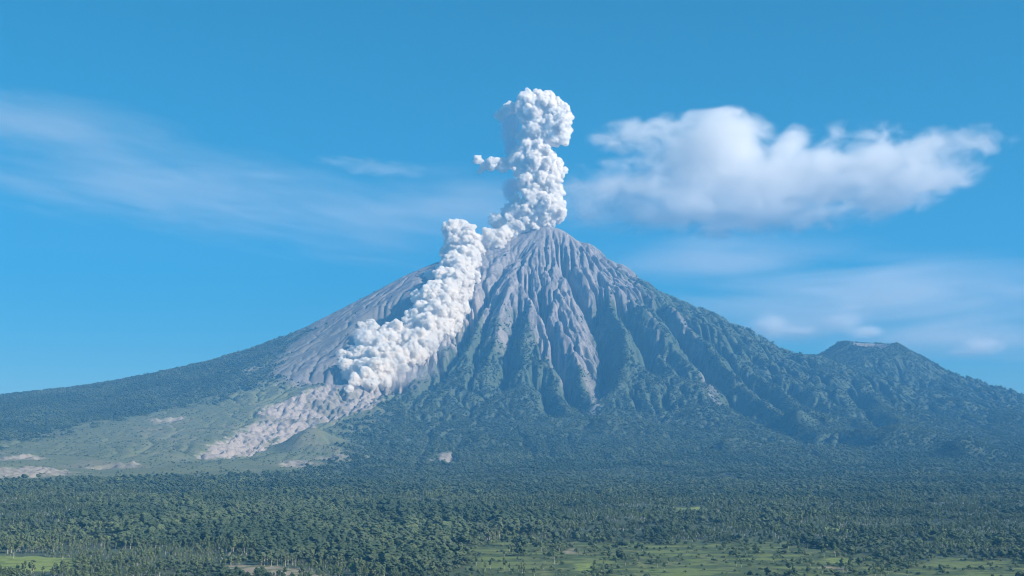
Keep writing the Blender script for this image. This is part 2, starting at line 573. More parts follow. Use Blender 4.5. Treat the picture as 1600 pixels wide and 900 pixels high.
# ------------------------------------------------------------------ ground material
def land_material():
    m, t = material('land')
    geo = t.n('ShaderNodeNewGeometry')
    pos = geo.outputs['Position']
    big = t.noise(pos, 1 / 420, 4)
    mid = t.noise(pos, 1 / 90, 4)
    fine = t.noise(pos, 1 / 22, 4, 0.65)
    # forest floor and undergrowth
    fo = t.mix(mid, c4(0.055, 0.08, 0.056), c4(0.09, 0.12, 0.08))
    fo = t.mix(t.ramp(big, 0.5, 0.75), fo, c4(0.075, 0.095, 0.06))
    # ash covered rock
    ro = t.mix(mid, c4(0.201, 0.184, 0.183), c4(0.312, 0.288, 0.285))
    ro = t.mix(t.ramp(fine, 0.42, 0.7), ro, c4(0.163, 0.153, 0.156))
    ro = t.mix(t.ramp(big, 0.55, 0.75, 0, 0.5), ro, c4(0.320, 0.269, 0.243))
    ro = t.mix(t.ramp(t.attr('streak'), 0.02, 0.3, 0, 0.95), ro, c4(0.126, 0.116, 0.118))
    ro = t.mix(t.ramp(t.attr('streak'), -0.06, -0.32, 0, 0.8), ro, c4(0.320, 0.277, 0.255))
    scrub = t.mix(fine, c4(0.082, 0.085, 0.065), c4(0.186, 0.176, 0.152))
    ro = t.mix(t.math('MULTIPLY', t.attr('scrub'), 0.72), ro, scrub)
    # fresh pale deposit
    fl = t.mix(mid, c4(0.264, 0.224, 0.196), c4(0.416, 0.360, 0.320))
    fl = t.mix(t.ramp(fine, 0.5, 0.75, 0, 0.8), fl, c4(0.176, 0.152, 0.132))
    fl = t.mix(t.ramp(big, 0.52, 0.62, 0, 0.6), fl, c4(0.136, 0.136, 0.096))
    gr = t.mix(mid, c4(0.105, 0.125, 0.07), c4(0.17, 0.185, 0.105))
    gr = t.mix(t.ramp(big, 0.48, 0.68, 0, 0.8), gr, c4(0.20, 0.19, 0.13))
    gr = t.mix(t.ramp(fine, 0.52, 0.72, 0, 0.85), gr, c4(0.045, 0.07, 0.03))
    patchy = t.noise(pos, 1 / 38, 3, 0.6)
    fi = t.mix(fine, c4(0.16, 0.22, 0.06), c4(0.24, 0.28, 0.09))
    ba = t.mix(fine, c4(0.20, 0.17, 0.12), c4(0.36, 0.31, 0.24))
    fi = t.mix(t.ramp(patchy, 0.5, 0.62, 0, 0.7), fi, c4(0.10, 0.14, 0.05))
    ba = t.mix(t.ramp(patchy, 0.48, 0.58, 0, 0.8), ba, c4(0.09, 0.12, 0.05))
    op = t.mix(fine, c4(0.05, 0.075, 0.035), c4(0.095, 0.125, 0.055))
    op = t.mix(t.ramp(patchy, 0.5, 0.65), op, c4(0.15, 0.17, 0.075))
    c = t.mix(t.attr('open'), fo, op)
    c = t.mix(t.math('MULTIPLY', t.attr('eco'), 0.9), c, t.mix(mid, c4(0.085, 0.10, 0.06), c4(0.17, 0.17, 0.125)))
    c = t.mix(t.attr('grass'), c, gr)
    c = t.mix(t.attr('rock'), c, ro)
    c = t.mix(t.attr('flow'), c, fl)
    c = t.mix(t.attr('field'), c, fi)
    c = t.mix(t.attr('bare'), c, ba)
    bump = t.n('ShaderNodeBump', {'Height': fine, 'Strength': 0.55, 'Distance': 7.0})
    bs = t.n('ShaderNodeBsdfPrincipled', {'Base Color': c, 'Roughness': 0.95, 'Specular IOR Level': 0.1, 'Normal': bump.outputs[0]})
    out = t.n('ShaderNodeOutputMaterial')
    t.link(bs.outputs[0], out.inputs[0])
    return m


LAND = land_material()
ny, nx = H.shape
V = np.stack([GX, GY, H], -1).reshape(-1, 3)
I = np.arange(nx * ny).reshape(ny, nx)
Q = np.stack([I[:-1, :-1], I[:-1, 1:], I[1:, 1:], I[1:, :-1]], -1).reshape(-1, 4)
cell = lambda a: ((a[:-1, :-1] + a[1:, 1:]) * 0.5).ravel()
fh, fr = cell(H), cell(RR)
fq = cell(np.hypot(GX - HC[0], GY - HC[1]) + 60 * JIT)
fjit = cell(JIT)
region = np.where((fr + 350 * fjit < 4700) | ((fh > 420 + 60 * fjit) & (fr < 9000)), 1, 0)
region = np.where(fq < 900, 2, region)
ATT = {'rock': rock, 'flow': flow, 'grass': grass, 'field': field, 'bare': bare, 'open': opn, 'streak': STREAK, 'eco': np.clip(eco, 0, 1), 'scrub': sstep(-30, -50, TD) * sstep(2300, 1500, H + 250 * JIT)}
for code, nm in ((0, 'ground'), (1, 'mountain'), (2, 'hill')):
    q = Q[region == code]
    used = np.unique(q)
    remap = np.full(nx * ny, -1, np.int32)
    remap[used] = np.arange(len(used))
    me = mesh_from(nm, V[used], remap[q])
    for a, arr in ATT.items():
        at_ = me.attributes.new(a, 'FLOAT', 'POINT')
        at_.data.foreach_set('value', np.ascontiguousarray(arr.reshape(-1)[used], np.float32))
    link(nm, me, LAND, kind='structure')


def ground_z(x, y):
    """height of the land mesh at points"""
    x, y = np.asarray(x, float), np.asarray(y, float)
    i = np.clip(np.searchsorted(gx, x) - 1, 0, nx - 2)
    j = np.clip(np.searchsorted(gy, y) - 1, 0, ny - 2)
    u = (x - gx[i]) / (gx[i + 1] - gx[i])
    v = (y - gy[j]) / (gy[j + 1] - gy[j])
    return (H[j, i] * (1 - u) * (1 - v) + H[j, i + 1] * u * (1 - v) + H[j + 1, i] * (1 - u) * v + H[j + 1, i + 1] * u * v)


def ground_a(arr, x, y):
    i = np.clip(np.searchsorted(gx, x), 0, nx - 1)
    j = np.clip(np.searchsorted(gy, y), 0, ny - 1)
    return arr[j, i]


def land_hit(px, py, y1=15500.0):
    """where a sight line meets the finished land"""
    d = ray(px, py)
    ys = np.arange(1500, y1, 6.0)
    P = d[None, :] * (ys / d[1])[:, None]
    k = np.nonzero(P[:, 2] < ground_z(P[:, 0], P[:, 1]))[0]
    return P[k[0]] if len(k) else None

# ------------------------------------------------------------------ the eruption: heaped puffs of ash
def ico(sub):
    import bmesh
    bm = bmesh.new()
    bmesh.ops.create_icosphere(bm, subdivisions=sub, radius=1.0)
    v = np.array([p.co[:] for p in bm.verts])
    f = np.array([[p.index for p in q.verts] for q in bm.faces])
    bm.free()
    return v, f


ICO = {k: ico(k) for k in (1, 2, 3, 4)}


def fib(n, r_):
    i = np.arange(n) + 0.5
    ph = np.arccos(1 - 2 * i / n)
    th = np.pi * (1 + 5 ** 0.5) * i + r_.random() * 6.28
    d = np.stack([np.cos(th) * np.sin(ph), np.sin(th) * np.sin(ph), np.cos(ph)], 1)
    d += r_.normal(0, 0.18, d.shape)
    return d / np.linalg.norm(d, axis=1)[:, None]


def heap(balls, seed, n1=24, voxel=5.5, small=16.0, amps=((125, 44), (52, 17), (22, 7.5))):
    """balls crowded with smaller balls, melted into one skin and swollen into billows"""
    r_ = np.random.default_rng(seed)
    B = np.array(balls, float)
    lv = [(c, rr, 3) for c, rr in zip(B[:, :3], B[:, 3])]

    def buried(p, rr):
        d = np.linalg.norm(B[:, :3] - p, axis=1)
        return (d + rr * 0.7 < B[:, 3]).any()
    for x, y, z, rr in B:
        c = np.array((x, y, z))
        for d in fib(int(n1 * np.clip(rr / 130, 0.6, 1.7)), r_):
            r1 = rr * (0.2 + 0.34 * r_.random() ** 1.4)
            p = c + d * rr * r_.uniform(0.8, 1.0)
            if r1 < 7 or buried(p, r1):
                continue
            lv.append((p, r1, 2))
            if r1 < small:
                continue
            for e in fib(7, r_):
                if np.dot(e, d) < 0:
                    continue
                r2 = r1 * r_.uniform(0.3, 0.55)
                p2 = p + e * r1 * r_.uniform(0.75, 0.98)
                if r2 > 7 and not buried(p2, r2):
                    lv.append((p2, r2, 2))
    VV, FF, off = [], [], 0
    for p, rr, s in lv:
        v, f = ICO[s]
        VV.append(p + v * rr)
        FF.append(f + off)
        off += len(v)
    me = mesh_from('skin', np.vstack(VV), np.vstack(FF))
    o = bpy.data.objects.new('skin', me)
    col.objects.link(o)
    md = o.modifiers.new('melt', 'REMESH')
    md.mode = 'VOXEL'
    md.voxel_size = voxel
    dg = bpy.context.evaluated_depsgraph_get()
    ev = o.evaluated_get(dg)
    m2 = bpy.data.meshes.new_from_object(ev)
    bpy.data.objects.remove(o)
    bpy.data.meshes.remove(me)
    n = len(m2.vertices)
    co = np.empty(n * 3, np.float32)
    m2.vertices.foreach_get('co', co)
    co = co.reshape(-1, 3).astype(float)
    for sc_, am in amps:
        no = np.empty(n * 3, np.float32)
        m2.vertices.foreach_get('normal', no)
        no = no.reshape(-1, 3)
        k = seed * 7.3 + sc_
        warp = co + 0.35 * sc_ * np.stack([perlin3(co / sc_ + k), perlin3(co / sc_ + k + 31.7), perlin3(co / sc_ + k + 67.1)], 1)
        b = np.abs(perlin3(warp / sc_ * 0.8 + k + 5.5)) ** 0.75
        co = co + no * ((b - 0.25) * am * 2.2)[:, None]
        m2.vertices.foreach_set('co', co.astype(np.float32).ravel())
        m2.update()
    m2.polygons.foreach_set('use_smooth', np.ones(len(m2.polygons), bool))
    return m2


def ash_material(name, color, dens):
    """dense cloud of fine ash: light wanders inside it, so it has no hard skin"""
    m, t = material(name)
    pv = t.n('ShaderNodeVolumePrincipled', {'Color': color, 'Density': dens, 'Anisotropy': 0.0})
    out = t.n('ShaderNodeOutputMaterial')
    t.link(pv.outputs[0], out.inputs['Volume'])
    return m


PXM = SUMMIT_Y / FPX * 1.02      # metres per photo pixel at the summit

COLUMN = [  # px, py, radius px, metres nearer to us
    (848, 180, 30, 0), (868, 190, 20, 40), (832, 168, 20, 30), (826, 156, 11, 0), (846, 157, 14, 0), (864, 166, 14, 10), (880, 182, 12, 0), (882, 203, 12, 0), (862, 214, 16, 20),
    (838, 202, 17, 60), (824, 218, 15, 20), (841, 224, 16, 0), (822, 236, 15, 20),
    (838, 250, 27, 30), (852, 266, 22, 0), (824, 262, 20, 50), (862, 256, 14, 0),
    (847, 292, 24, 20), (834, 286, 18, 60), (860, 300, 17, 0), (852, 318, 24, 30), (872, 333, 11, 20), (834, 312, 20, 60), (820, 330, 16, 70),
    (846, 338, 17, 50), (862, 337, 12, 30), (800, 342, 17, 50), (786, 350, 15, 30), (812, 350, 16, 60), (776, 346, 8, 0), (830, 346, 14, 60),
    (806, 313, 8, 40), (796, 320, 5, 30),
    (749, 252, 6, 0), (757, 260, 7, 0), (767, 259, 8, 0), (777, 258, 8, 0), (787, 258, 9, 10), (798, 256, 9, 10), (810, 252, 12, 20), (752, 265, 4, 0),
    (792, 362, 9, 40), (810, 360, 10, 50), (826, 356, 9, 60),
    (787, 174, 7, -40), (797, 170, 8, -40), (781, 180, 5, -40), (806, 168, 7, -30)]
balls = []
for px, py, rp, near in COLUMN:
    p = at(px, py, SUMMIT_Y - near * 1.5)
    balls.append((*p, rp * PXM * 0.92))
skin = heap(balls, 11, 26)
ASH = ash_material('ash_cloud', c4(0.987, 0.966, 0.938), 0.10)
link('ash_plume', skin, ASH, label='tall white column of billowing ash rising straight up from the summit', category='ash plume')
skin.name = 'ash_plume'
print('plume faces', len(skin.polygons))

FLOWB = [
    (706, 357, 11), (718, 360, 13), (730, 366, 12), (712, 374, 15), (726, 380, 15), (742, 374, 9), (750, 383, 11), (765, 369, 10), (778, 371, 11), (790, 366, 9), (762, 385, 11), (740, 392, 14),
    (776, 382, 8), (703, 392, 12), (714, 398, 16), (728, 404, 15), (708, 416, 15), (722, 424, 17), (734, 414, 12), (738, 434, 10),
    (700, 438, 16), (714, 446, 18), (690, 432, 10), (728, 450, 12), (684, 452, 14), (698, 464, 18), (716, 470, 15), (672, 462, 12), (680, 474, 17), (660, 470, 9),
    (662, 486, 14), (678, 496, 18), (696, 492, 18), (710, 488, 12), (648, 496, 10), (656, 508, 14), (672, 516, 18), (690, 514, 15), (640, 516, 12), (702, 508, 9),
    (622, 522, 13), (606, 522, 11), (590, 520, 9), (576, 524, 8), (564, 524, 7), (630, 536, 16), (650, 534, 17), (668, 540, 15), (610, 538, 15), (594, 540, 14), (578, 540, 13), (566, 540, 9),
    (640, 554, 15), (622, 558, 15), (602, 558, 16), (584, 558, 15), (566, 556, 12), (553, 546, 6), (655, 556, 10), (550, 560, 7), (552, 574, 9), (568, 574, 13), (586, 576, 14), (606, 576, 13),
    (544, 582, 7), (556, 590, 9), (572, 590, 10), (590, 592, 8), (622, 574, 10), (545, 571, 5), (640, 568, 7), (560, 597, 5), (606, 590, 6)]
rf = np.random.default_rng(5)
FLOWB += [(px + rf.normal(0, 11), py + rf.normal(0, 10), rf.uniform(4, 9)) for px, py, rp in FLOWB[20:] for _ in (0, 1)]
balls = []
for px, py, rp in FLOWB:
    tgt = land_hit(px, py + rp * 0.2, 13800.0)
    for extra in range(4, 80, 4):
        if tgt is not None and tgt[1] < 13450:
            break
        tgt = land_hit(px, py + extra, 13800.0)
    p = at(px, py, tgt[1] - rp * PXM * 0.25)
    balls.append((*p, rp * PXM * p[1] / SUMMIT_Y))
skin = heap(balls, 23, 24, 5.5, 14.0, ((85, 30), (40, 14), (18, 6.5)))
ASHF = ash_material('flow_cloud', c4(0.983, 0.958, 0.922), 0.10)
link('pyroclastic_cloud', skin, ASHF, label='churning pale ash cloud rolling down the left flank from the summit', category='ash cloud')
skin.name = 'pyroclastic_cloud'
print('flow faces', len(skin.polygons))

# ------------------------------------------------------------------ trees
def foliage_material(name, a, b, c):
    m, t = material(name)
    info = t.n('ShaderNodeObjectInfo')
    pos = t.n('ShaderNodeNewGeometry').outputs['Position']
    k = t.mix(info.outputs['Random'], a, b)
    k = t.mix(t.ramp(t.noise(pos, 1 / 140, 3), 0.45, 0.65), k, c)
    k = t.mix(t.ramp(t.noise(pos, 1 / 520, 3), 0.42, 0.58, 0, 0.85), k, a)
    k = t.mix(t.ramp(t.noise(pos, 1 / 2.2, 2), 0.5, 0.75, 0, 0.45), k, b)
    d = t.n('ShaderNodeBsdfDiffuse', {'Color': k})
    tr = t.n('ShaderNodeBsdfTranslucent', {'Color': k})
    mx = t.n('ShaderNodeMixShader', {0: 0.25, 1: d.outputs[0], 2: tr.outputs[0]})
    out = t.n('ShaderNodeOutputMaterial')
    t.link(mx.outputs[0], out.inputs[0])
    return m


def bark_material(name, a, b):
    m, t = material(name)
    pos = t.n('ShaderNodeNewGeometry').outputs['Position']
    k = t.mix(t.noise(pos, 1.2, 3), a, b)
    bs = t.n('ShaderNodeBsdfPrincipled', {'Base Color': k, 'Roughness': 0.9})
    out = t.n('ShaderNodeOutputMaterial')
    t.link(bs.outputs[0], out.inputs[0])
    return m


LEAF = foliage_material('leaves', c4(0.06, 0.095, 0.06), c4(0.16, 0.205, 0.105), c4(0.105, 0.14, 0.09))
LEAFP = foliage_material('pale_leaves', c4(0.10, 0.14, 0.075), c4(0.21, 0.26, 0.125), c4(0.15, 0.185, 0.105))
LIME = foliage_material('lime_leaves', c4(0.12, 0.22, 0.05), c4(0.16, 0.26, 0.06), c4(0.12, 0.22, 0.05))
BARK = bark_material('bark', c4(0.10, 0.085, 0.07), c4(0.20, 0.17, 0.14))
PALEBARK = bark_material('pale_bark', c4(0.42, 0.40, 0.35), c4(0.58, 0.55, 0.48))


def crown_mesh(name, seed, h0, h1, rad, n, size, shape, mats):
    """leaf clumps filling an uneven crown between heights h0 and h1"""
    r_ = np.random.default_rng(seed)
    lobes = [(r_.normal(0, rad * 0.45, 2), r_.uniform(0.3, 0.95), r_.uniform(0.35, 0.65)) for _ in range(7)]
    v0, f0 = ICO[1] if n < 90 else (np.array([(1, 0, 0), (-1, 0, 0), (0, 1, 0), (0, -1, 0), (0, 0, 1), (0, 0, -1.)]),
                                   np.array([(0, 2, 4), (2, 1, 4), (1, 3, 4), (3, 0, 4), (2, 0, 5), (1, 2, 5), (3, 1, 5), (0, 3, 5)]))
    VV, FF, off = [], [], 0
    for i in range(n):
        lb = lobes[r_.integers(len(lobes))]
        d = r_.normal(0, 1, 3)
        d /= np.linalg.norm(d)
        rr = r_.random() ** 0.4
        tt = np.clip(lb[1] + d[2] * lb[2] * 0.5 * rr, 0, 1)
        if shape == 'round':
            env = math.sqrt(max(0.05, 1 - (2 * tt - 0.9) ** 2))
        elif shape == 'cone':
            env = 1.08 - tt
        else:
            env = 0.45 + 0.7 * tt if tt < 0.75 else 1.0 - 2.2 * (tt - 0.75)
        p = np.array([(lb[0][0] + d[0] * rr * rad * 0.6) * env, (lb[0][1] + d[1] * rr * rad * 0.6) * env, h0 + (h1 - h0) * tt])
        s = size * r_.uniform(0.6, 1.3)
        sc_ = np.array([s * r_.uniform(0.8, 1.5), s * r_.uniform(0.8, 1.5), s * r_.uniform(0.5, 0.9)])
        a = r_.random() * 6.28
        v = v0 * (1 + r_.uniform(-0.3, 0.3, (len(v0), 1))) * sc_
        v = np.stack([v[:, 0] * math.cos(a) - v[:, 1] * math.sin(a), v[:, 0] * math.sin(a) + v[:, 1] * math.cos(a), v[:, 2]], 1)
        VV.append(v + p)
        FF.append(f0 + off)
        off += len(v0)
    me = mesh_from(name, np.vstack(VV), np.vstack(FF), False)
    for m_ in mats:
        me.materials.append(m_)
    return me


def trunk_geo(seed, h, r0, limbs, lean=0.03):
    r_ = np.random.default_rng(seed)
    VV, FF, off = [], [], 0

    def tube(pts, rads, k=6):
        nonlocal off
        for p, rr in zip(pts, rads):
            for j in range(k):
                a = 6.2832 * j / k
                VV.append((p[0] + rr * math.cos(a), p[1] + rr * math.sin(a), p[2]))
        for i in range(len(pts) - 1):
            for j in range(k):
                FF.append((off + i * k + j, off + i * k + (j + 1) % k, off + (i + 1) * k + (j + 1) % k, off + (i + 1) * k + j))
        off += len(pts) * k
    lx, ly = r_.normal(0, lean, 2)
    pts = [np.array([lx * z + 0.12 * math.sin(z * 0.5 + seed), ly * z, z]) for z in np.linspace(-0.6, h, 7)]
    tube(pts, np.linspace(r0, r0 * 0.3, 7))
    for i in range(limbs):
        b = pts[3 + i % 3]
        a = 6.28 * (i / limbs) + r_.random()
        ln = h * r_.uniform(0.15, 0.3)
        q = [b + np.array([math.cos(a) * ln * s, math.sin(a) * ln * s, ln * 0.7 * s]) for s in (0, 0.5, 1)]
        tube(q, (r0 * 0.45, r0 * 0.3, r0 * 0.12), 5)
    return np.array(VV), np.array(FF)


def trunk_mesh(name, seed, h, r0, limbs, mat, lean=0.03):
    v, f = trunk_geo(seed, h, r0, limbs, lean)
    me = mesh_from(name, v, f)
    me.materials.append(mat)
    return me


def part(name, me, parent):
    o = bpy.data.objects.new(name, me)
    col.objects.link(o)
    o.parent = parent
    return o


KINDS_ = {}


def kind(key, name, crowns, trunks):
    KINDS_[key] = (name, crowns, trunks)


kind('slender', 'slender_tree', [crown_mesh('crown', 100 + i, 5.5, 15.5, 2.6, 120, 0.75, 'top', [LEAFP]) for i in range(4)],
     [trunk_mesh('trunk', 120 + i, 13.0, 0.24, 5, PALEBARK) for i in range(4)])
kind('bushy', 'broadleaf_tree', [crown_mesh('crown', 140 + i, 3.0, 13.0, 5.4, 170, 1.1, 'round', [LEAF]) for i in range(4)],
     [trunk_mesh('trunk', 160 + i, 9.5, 0.34, 6, BARK) for i in range(4)])
kind('low', 'orchard_tree', [crown_mesh('crown', 180 + i, 1.2, 6.2, 3.2, 110, 0.75, 'round', [LEAFP]) for i in range(4)],
     [trunk_mesh('trunk', 200 + i, 4.4, 0.18, 5, BARK) for i in range(4)])
kind('lime', 'bright_green_tree', [crown_mesh('crown', 220, 2.0, 13.5, 4.2, 190, 0.95, 'top', [LIME])], [trunk_mesh('trunk', 221, 10.0, 0.28, 6, BARK)])
kind('globe', 'round_tree', [crown_mesh('crown', 230, 2.2, 13.0, 5.6, 220, 1.0, 'round', [LEAFP])], [trunk_mesh('trunk', 231, 9.0, 0.32, 6, PALEBARK)])
kind('pole', 'pale_trunk_tree', [crown_mesh('crown', 240 + i, 12.0, 18.0, 2.0, 70, 0.7, 'top', [LEAFP]) for i in range(3)],
     [trunk_mesh('trunk', 250 + i, 16.5, 0.42, 4, PALEBARK, 0.015) for i in range(3)])


def plant(key, x, y, s, label, group=None, var=0, rot=0.0):
    nm, cr, tr = KINDS_[key]
    r = bpy.data.objects.new(nm, None)
    col.objects.link(r)
    r.location = (x, y, float(ground_z(x, y)))
    r.rotation_euler = (0, 0, rot)
    r.scale = (s, s, s)
    r['label'] = label
    r['category'] = 'tree'
    if group:
        r['group'] = group
    part('trunk', tr[var % len(tr)], r)
    part('crown', cr[var % len(cr)], r)
    return r


# single trees one can pick out along the lower edge
TAKEN = []


def plant_px(key, px, py, s, label, group=None, var=0):
    p = land_hit(px, py)
    TAKEN.append((p[0], p[1]))
    return plant(key, p[0], p[1], s, label, group, var, px * 0.7)


for i, px in enumerate((409, 413, 418, 424, 433, 440, 446, 450, 457, 462)):
    plant_px('pole', px, 885 - (i % 3) * 0.8, 0.98 + 0.09 * ((i * 7) % 5 - 2) / 2, 'tall tree with bare pale trunk in the row behind the bare brown field', 'pale trunks behind the bare field', i)
plant_px('lime', 551, 899, 1.35, 'bright lime green tree standing alone among the dark trees at the lower edge')
plant_px('globe', 630, 897, 1.2, 'round pale green crown among dark trees at the lower edge, left of the open fields')
plant_px('pole', 21, 873, 0.95, 'thin pale trunked tree at the left end of the bright green field', None, 1)
plant_px('pole', 97, 880, 0.85, 'thin pale trunked tree at the right end of the bright green field', None, 2)
plant_px('bushy', 122, 881, 1.05, 'dark bushy tree at the right tip of the bright green field', None, 1)
plant_px('pole', 866, 882, 1.1, 'tall thin trunked tree rising out of the open bushy fields', None, 0)

# every other tree: candidates scattered over the wooded land
r_ = np.random.default_rng(99)


def scatter(y0, y1, area, half):
    n = int((y1 - y0) * 2 * half * 1.0 / area)
    x = r_.uniform(-half, half, n)
    y = r_.uniform(y0, y1, n)
    return x, y


XS, YS, BAND = [], [], []
for b, (y0, y1, area) in enumerate(((1650, 3000, 85), (3000, 4500, 120), (4500, 7000, 170), (7000, 14600, 210))):
    half = 0.46 * y1 + 150
    x, y = scatter(y0, y1, area, half)
    k = np.abs(x) < 0.46 * y + 150
    XS.append(x[k])
    YS.append(y[k])
    BAND.append(np.full(k.sum(), b))
x, y, band = np.concatenate(XS), np.concatenate(YS), np.concatenate(BAND)
z = ground_z(x, y)
gyy, gxx = np.gradient(H, gy, gx)
nx_, ny_ = -ground_a(gxx, x, y), -ground_a(gyy, x, y)
ln = np.sqrt(x * x + y * y + z * z)
face = -(nx_ * x + ny_ * y + z) / ln        # towards us
a_rock, a_flow, a_grass, a_field, a_bare, a_open = (ground_a(a, x, y) for a in (rock, flow, grass, field, bare, opn))
clump = fbm(x / 130, y / 130, 3, 111)
belt = soft_mask(BELT, 90, x, y, 160 * fbm(x / 210, y / 210, 3, 117))
dens = (1 - np.clip(a_rock * 1.15, 0, 1)) * (1 - np.clip(a_flow * 1.4, 0, 1))
dens = dens * (1 - a_grass * (0.93 - 0.45 * sstep(0.1, 0.4, clump)))
dens = dens * (1 - np.clip(a_field * 1.3, 0, 1)) * (1 - a_bare)
hedge = sstep(-0.02, -0.2, fbm(x / 170, y / 40, 3, 83))
dens = dens * (1 - a_open * (0.89 - 0.55 * np.maximum(sstep(0.12, 0.4, clump), hedge)))
dens = dens * np.where((clump < -0.3) & (band < 3), 0.3, 1) * np.where(band < 3, np.maximum(belt, 0.22 + 0.6 * sstep(-0.2, 0.2, fbm(x / 62, y / 80, 3, 113))), 1.0)
dens = dens * (1 - 0.72 * ground_a(eco, x, y))
slope = np.hypot(nx_, ny_)
dens = dens * sstep(2.6, 1.7, slope) * np.where(z > 250, 0.62, 1.0 - 0.3 * sstep(4000, 6500, y))
keep = (r_.random(len(x)) < dens) & (face > -0.12)
keep &= ~((np.hypot(x, y - 0) < 1500))
x, y, z, band, a_open, a_grass, belt = x[keep], y[keep], z[keep], band[keep], a_open[keep], a_grass[keep], belt[keep]
size = np.exp(r_.normal(-0.04, 0.31, len(x))) * (1 + 0.6 * fbm(x / 120, y / 120, 3, 121) + 0.3 * fbm(x / 450, y / 450, 2, 123))
size = np.clip(size, 0.4, 2.1) * np.where(band < 3, 0.8 + 0.35 * belt, 1.0)
patch = fbm(x / 240, y / 240, 3, 131)
px, py = project(x, y, z)
kd = np.where(patch + 0.12 - 0.5 * belt > 0.12, 0, 1)                          # slender or bushy stands
kd = np.where((px < 400) & (py > 855) & (patch > -0.25), 0, kd)
kd = np.where((r_.random(len(x)) < a_open * 0.8), 2, kd)
kd = np.where(a_grass > 0.5, 2, kd)
size = np.where(band == 3, size * 0.92, size)

# the nearest ones in the picture are objects of their own
inframe = (px > -5) & (px < 1605) & (py < 912) & (py > 800)
free = np.ones(len(x), bool)
for tx, ty in TAKEN:
    free &= np.hypot(x - tx, y - ty) > 7.0
near = np.nonzero(inframe & free)[0]
near = near[np.argsort(-py[near])][:280]
WORDS = {0: ('slender pale trunked tree in the grove of thin trees along the {} lower edge', 'slender trees along the {} lower edge'),
         1: ('dark green broad crowned tree in the dense wood along the {} lower edge', 'broad crowned trees along the {} lower edge'),
         2: ('low bushy tree among the open field strips along the {} lower edge', 'low trees among the fields at the {} lower edge')}
for i in near:
    zone = 'left' if px[i] < 500 else ('middle' if px[i] < 1050 else 'right')
    key = ('slender', 'bushy', 'low')[kd[i]]
    lb, gr_ = WORDS[kd[i]]
    plant(key, float(x[i]), float(y[i]), float(size[i]), lb.format(zone), gr_.format(zone), int(i), float(r_.random() * 6.28))
print('single trees', len(near))
rest = free.copy()
rest[near] = False
x, y, z, band, size, kd = x[rest], y[rest], z[rest], band[rest], size[rest], kd[rest]
print('wood trees', len(x), [int((band == b).sum()) for b in range(4)])

# ---- the wood itself: one mass nobody could count
lib = bpy.data.collections.new('tree_kinds')


def whole_tree(name, seed, h0, h1, rad, n, size_, shape, leaf, bark, th, tr):
    me = crown_mesh(name, seed, h0, h1, rad, n, size_, shape, [leaf, bark])
    v, f = trunk_geo(seed, th, tr, 2)
    f3 = np.vstack([f[:, [0, 1, 2]], f[:, [0, 2, 3]]])
    cv = np.empty(len(me.vertices) * 3, np.float32)
    me.vertices.foreach_get('co', cv)
    cf = np.empty(len(me.polygons) * 3, np.int32)
    me.loops.foreach_get('vertex_index', cf)
    V2 = np.vstack([cv.reshape(-1, 3), v])
    F2 = np.vstack([cf.reshape(-1, 3), f3 + len(me.vertices)])
    m2 = mesh_from(name, V2, F2, False)
    m2.materials.append(leaf)
    m2.materials.append(bark)
    mi = np.zeros(len(F2), np.int32)
    mi[len(cf) // 3:] = 1
    m2.polygons.foreach_set('material_index', mi)
    o = bpy.data.objects.new(name, m2)
    lib.objects.link(o)


NV = 3
for i in range(NV):
    whole_tree('wood_a%d' % i, 300 + i, 5.0, 15.5, 2.9, 60, 1.1, 'top', LEAFP, PALEBARK, 13.0, 0.26)
for i in range(NV):
    whole_tree('wood_b%d' % i, 320 + i, 2.5, 13.0, 5.4, 70, 1.7, 'round', LEAF, BARK, 9.0, 0.3)
for i in range(NV):
    whole_tree('wood_c%d' % i, 340 + i, 0.8, 6.0, 3.2, 40, 1.2, 'round', LEAFP, BARK, 4.0, 0.2)
for i in range(NV):
    whole_tree('wood_d%d' % i, 360 + i, 2.0, 14.0, 5.8, 22, 2.9, 'round', LEAF, BARK, 8.0, 0.4)
variant = kd * NV + r_.integers(0, NV, len(x))
variant = np.where((band >= 2) & (kd < 2), 3 * NV + r_.integers(0, NV, len(x)), variant)


def scatter_tree():
    ng = bpy.data.node_groups.new('tree_scatter', 'GeometryNodeTree')
    ng.interface.new_socket('Geometry', in_out='INPUT', socket_type='NodeSocketGeometry')
    ng.interface.new_socket('Geometry', in_out='OUTPUT', socket_type='NodeSocketGeometry')
    N = ng.nodes
    gi, go = N.new('NodeGroupInput'), N.new('NodeGroupOutput')
    ci = N.new('GeometryNodeCollectionInfo')
    ci.inputs['Collection'].default_value = lib
    ci.inputs['Separate Children'].default_value = True
    ci.inputs['Reset Children'].default_value = True
    iop = N.new('GeometryNodeInstanceOnPoints')
    iop.inputs['Pick Instance'].default_value = True

    def named(nm, ty):
        a = N.new('GeometryNodeInputNamedAttribute')
        a.data_type = ty
        a.inputs['Name'].default_value = nm
        return a.outputs['Attribute']
    comb = N.new('ShaderNodeCombineXYZ')
    ng.links.new(named('turn', 'FLOAT'), comb.inputs['Z'])
    ng.links.new(gi.outputs[0], iop.inputs['Points'])
    ng.links.new(ci.outputs[0], iop.inputs['Instance'])
    ng.links.new(named('variant', 'INT'), iop.inputs['Instance Index'])
    ng.links.new(comb.outputs[0], iop.inputs['Rotation'])
    ng.links.new(named('size', 'FLOAT'), iop.inputs['Scale'])
    ng.links.new(iop.outputs[0], go.inputs[0])
    return ng


NG = scatter_tree()


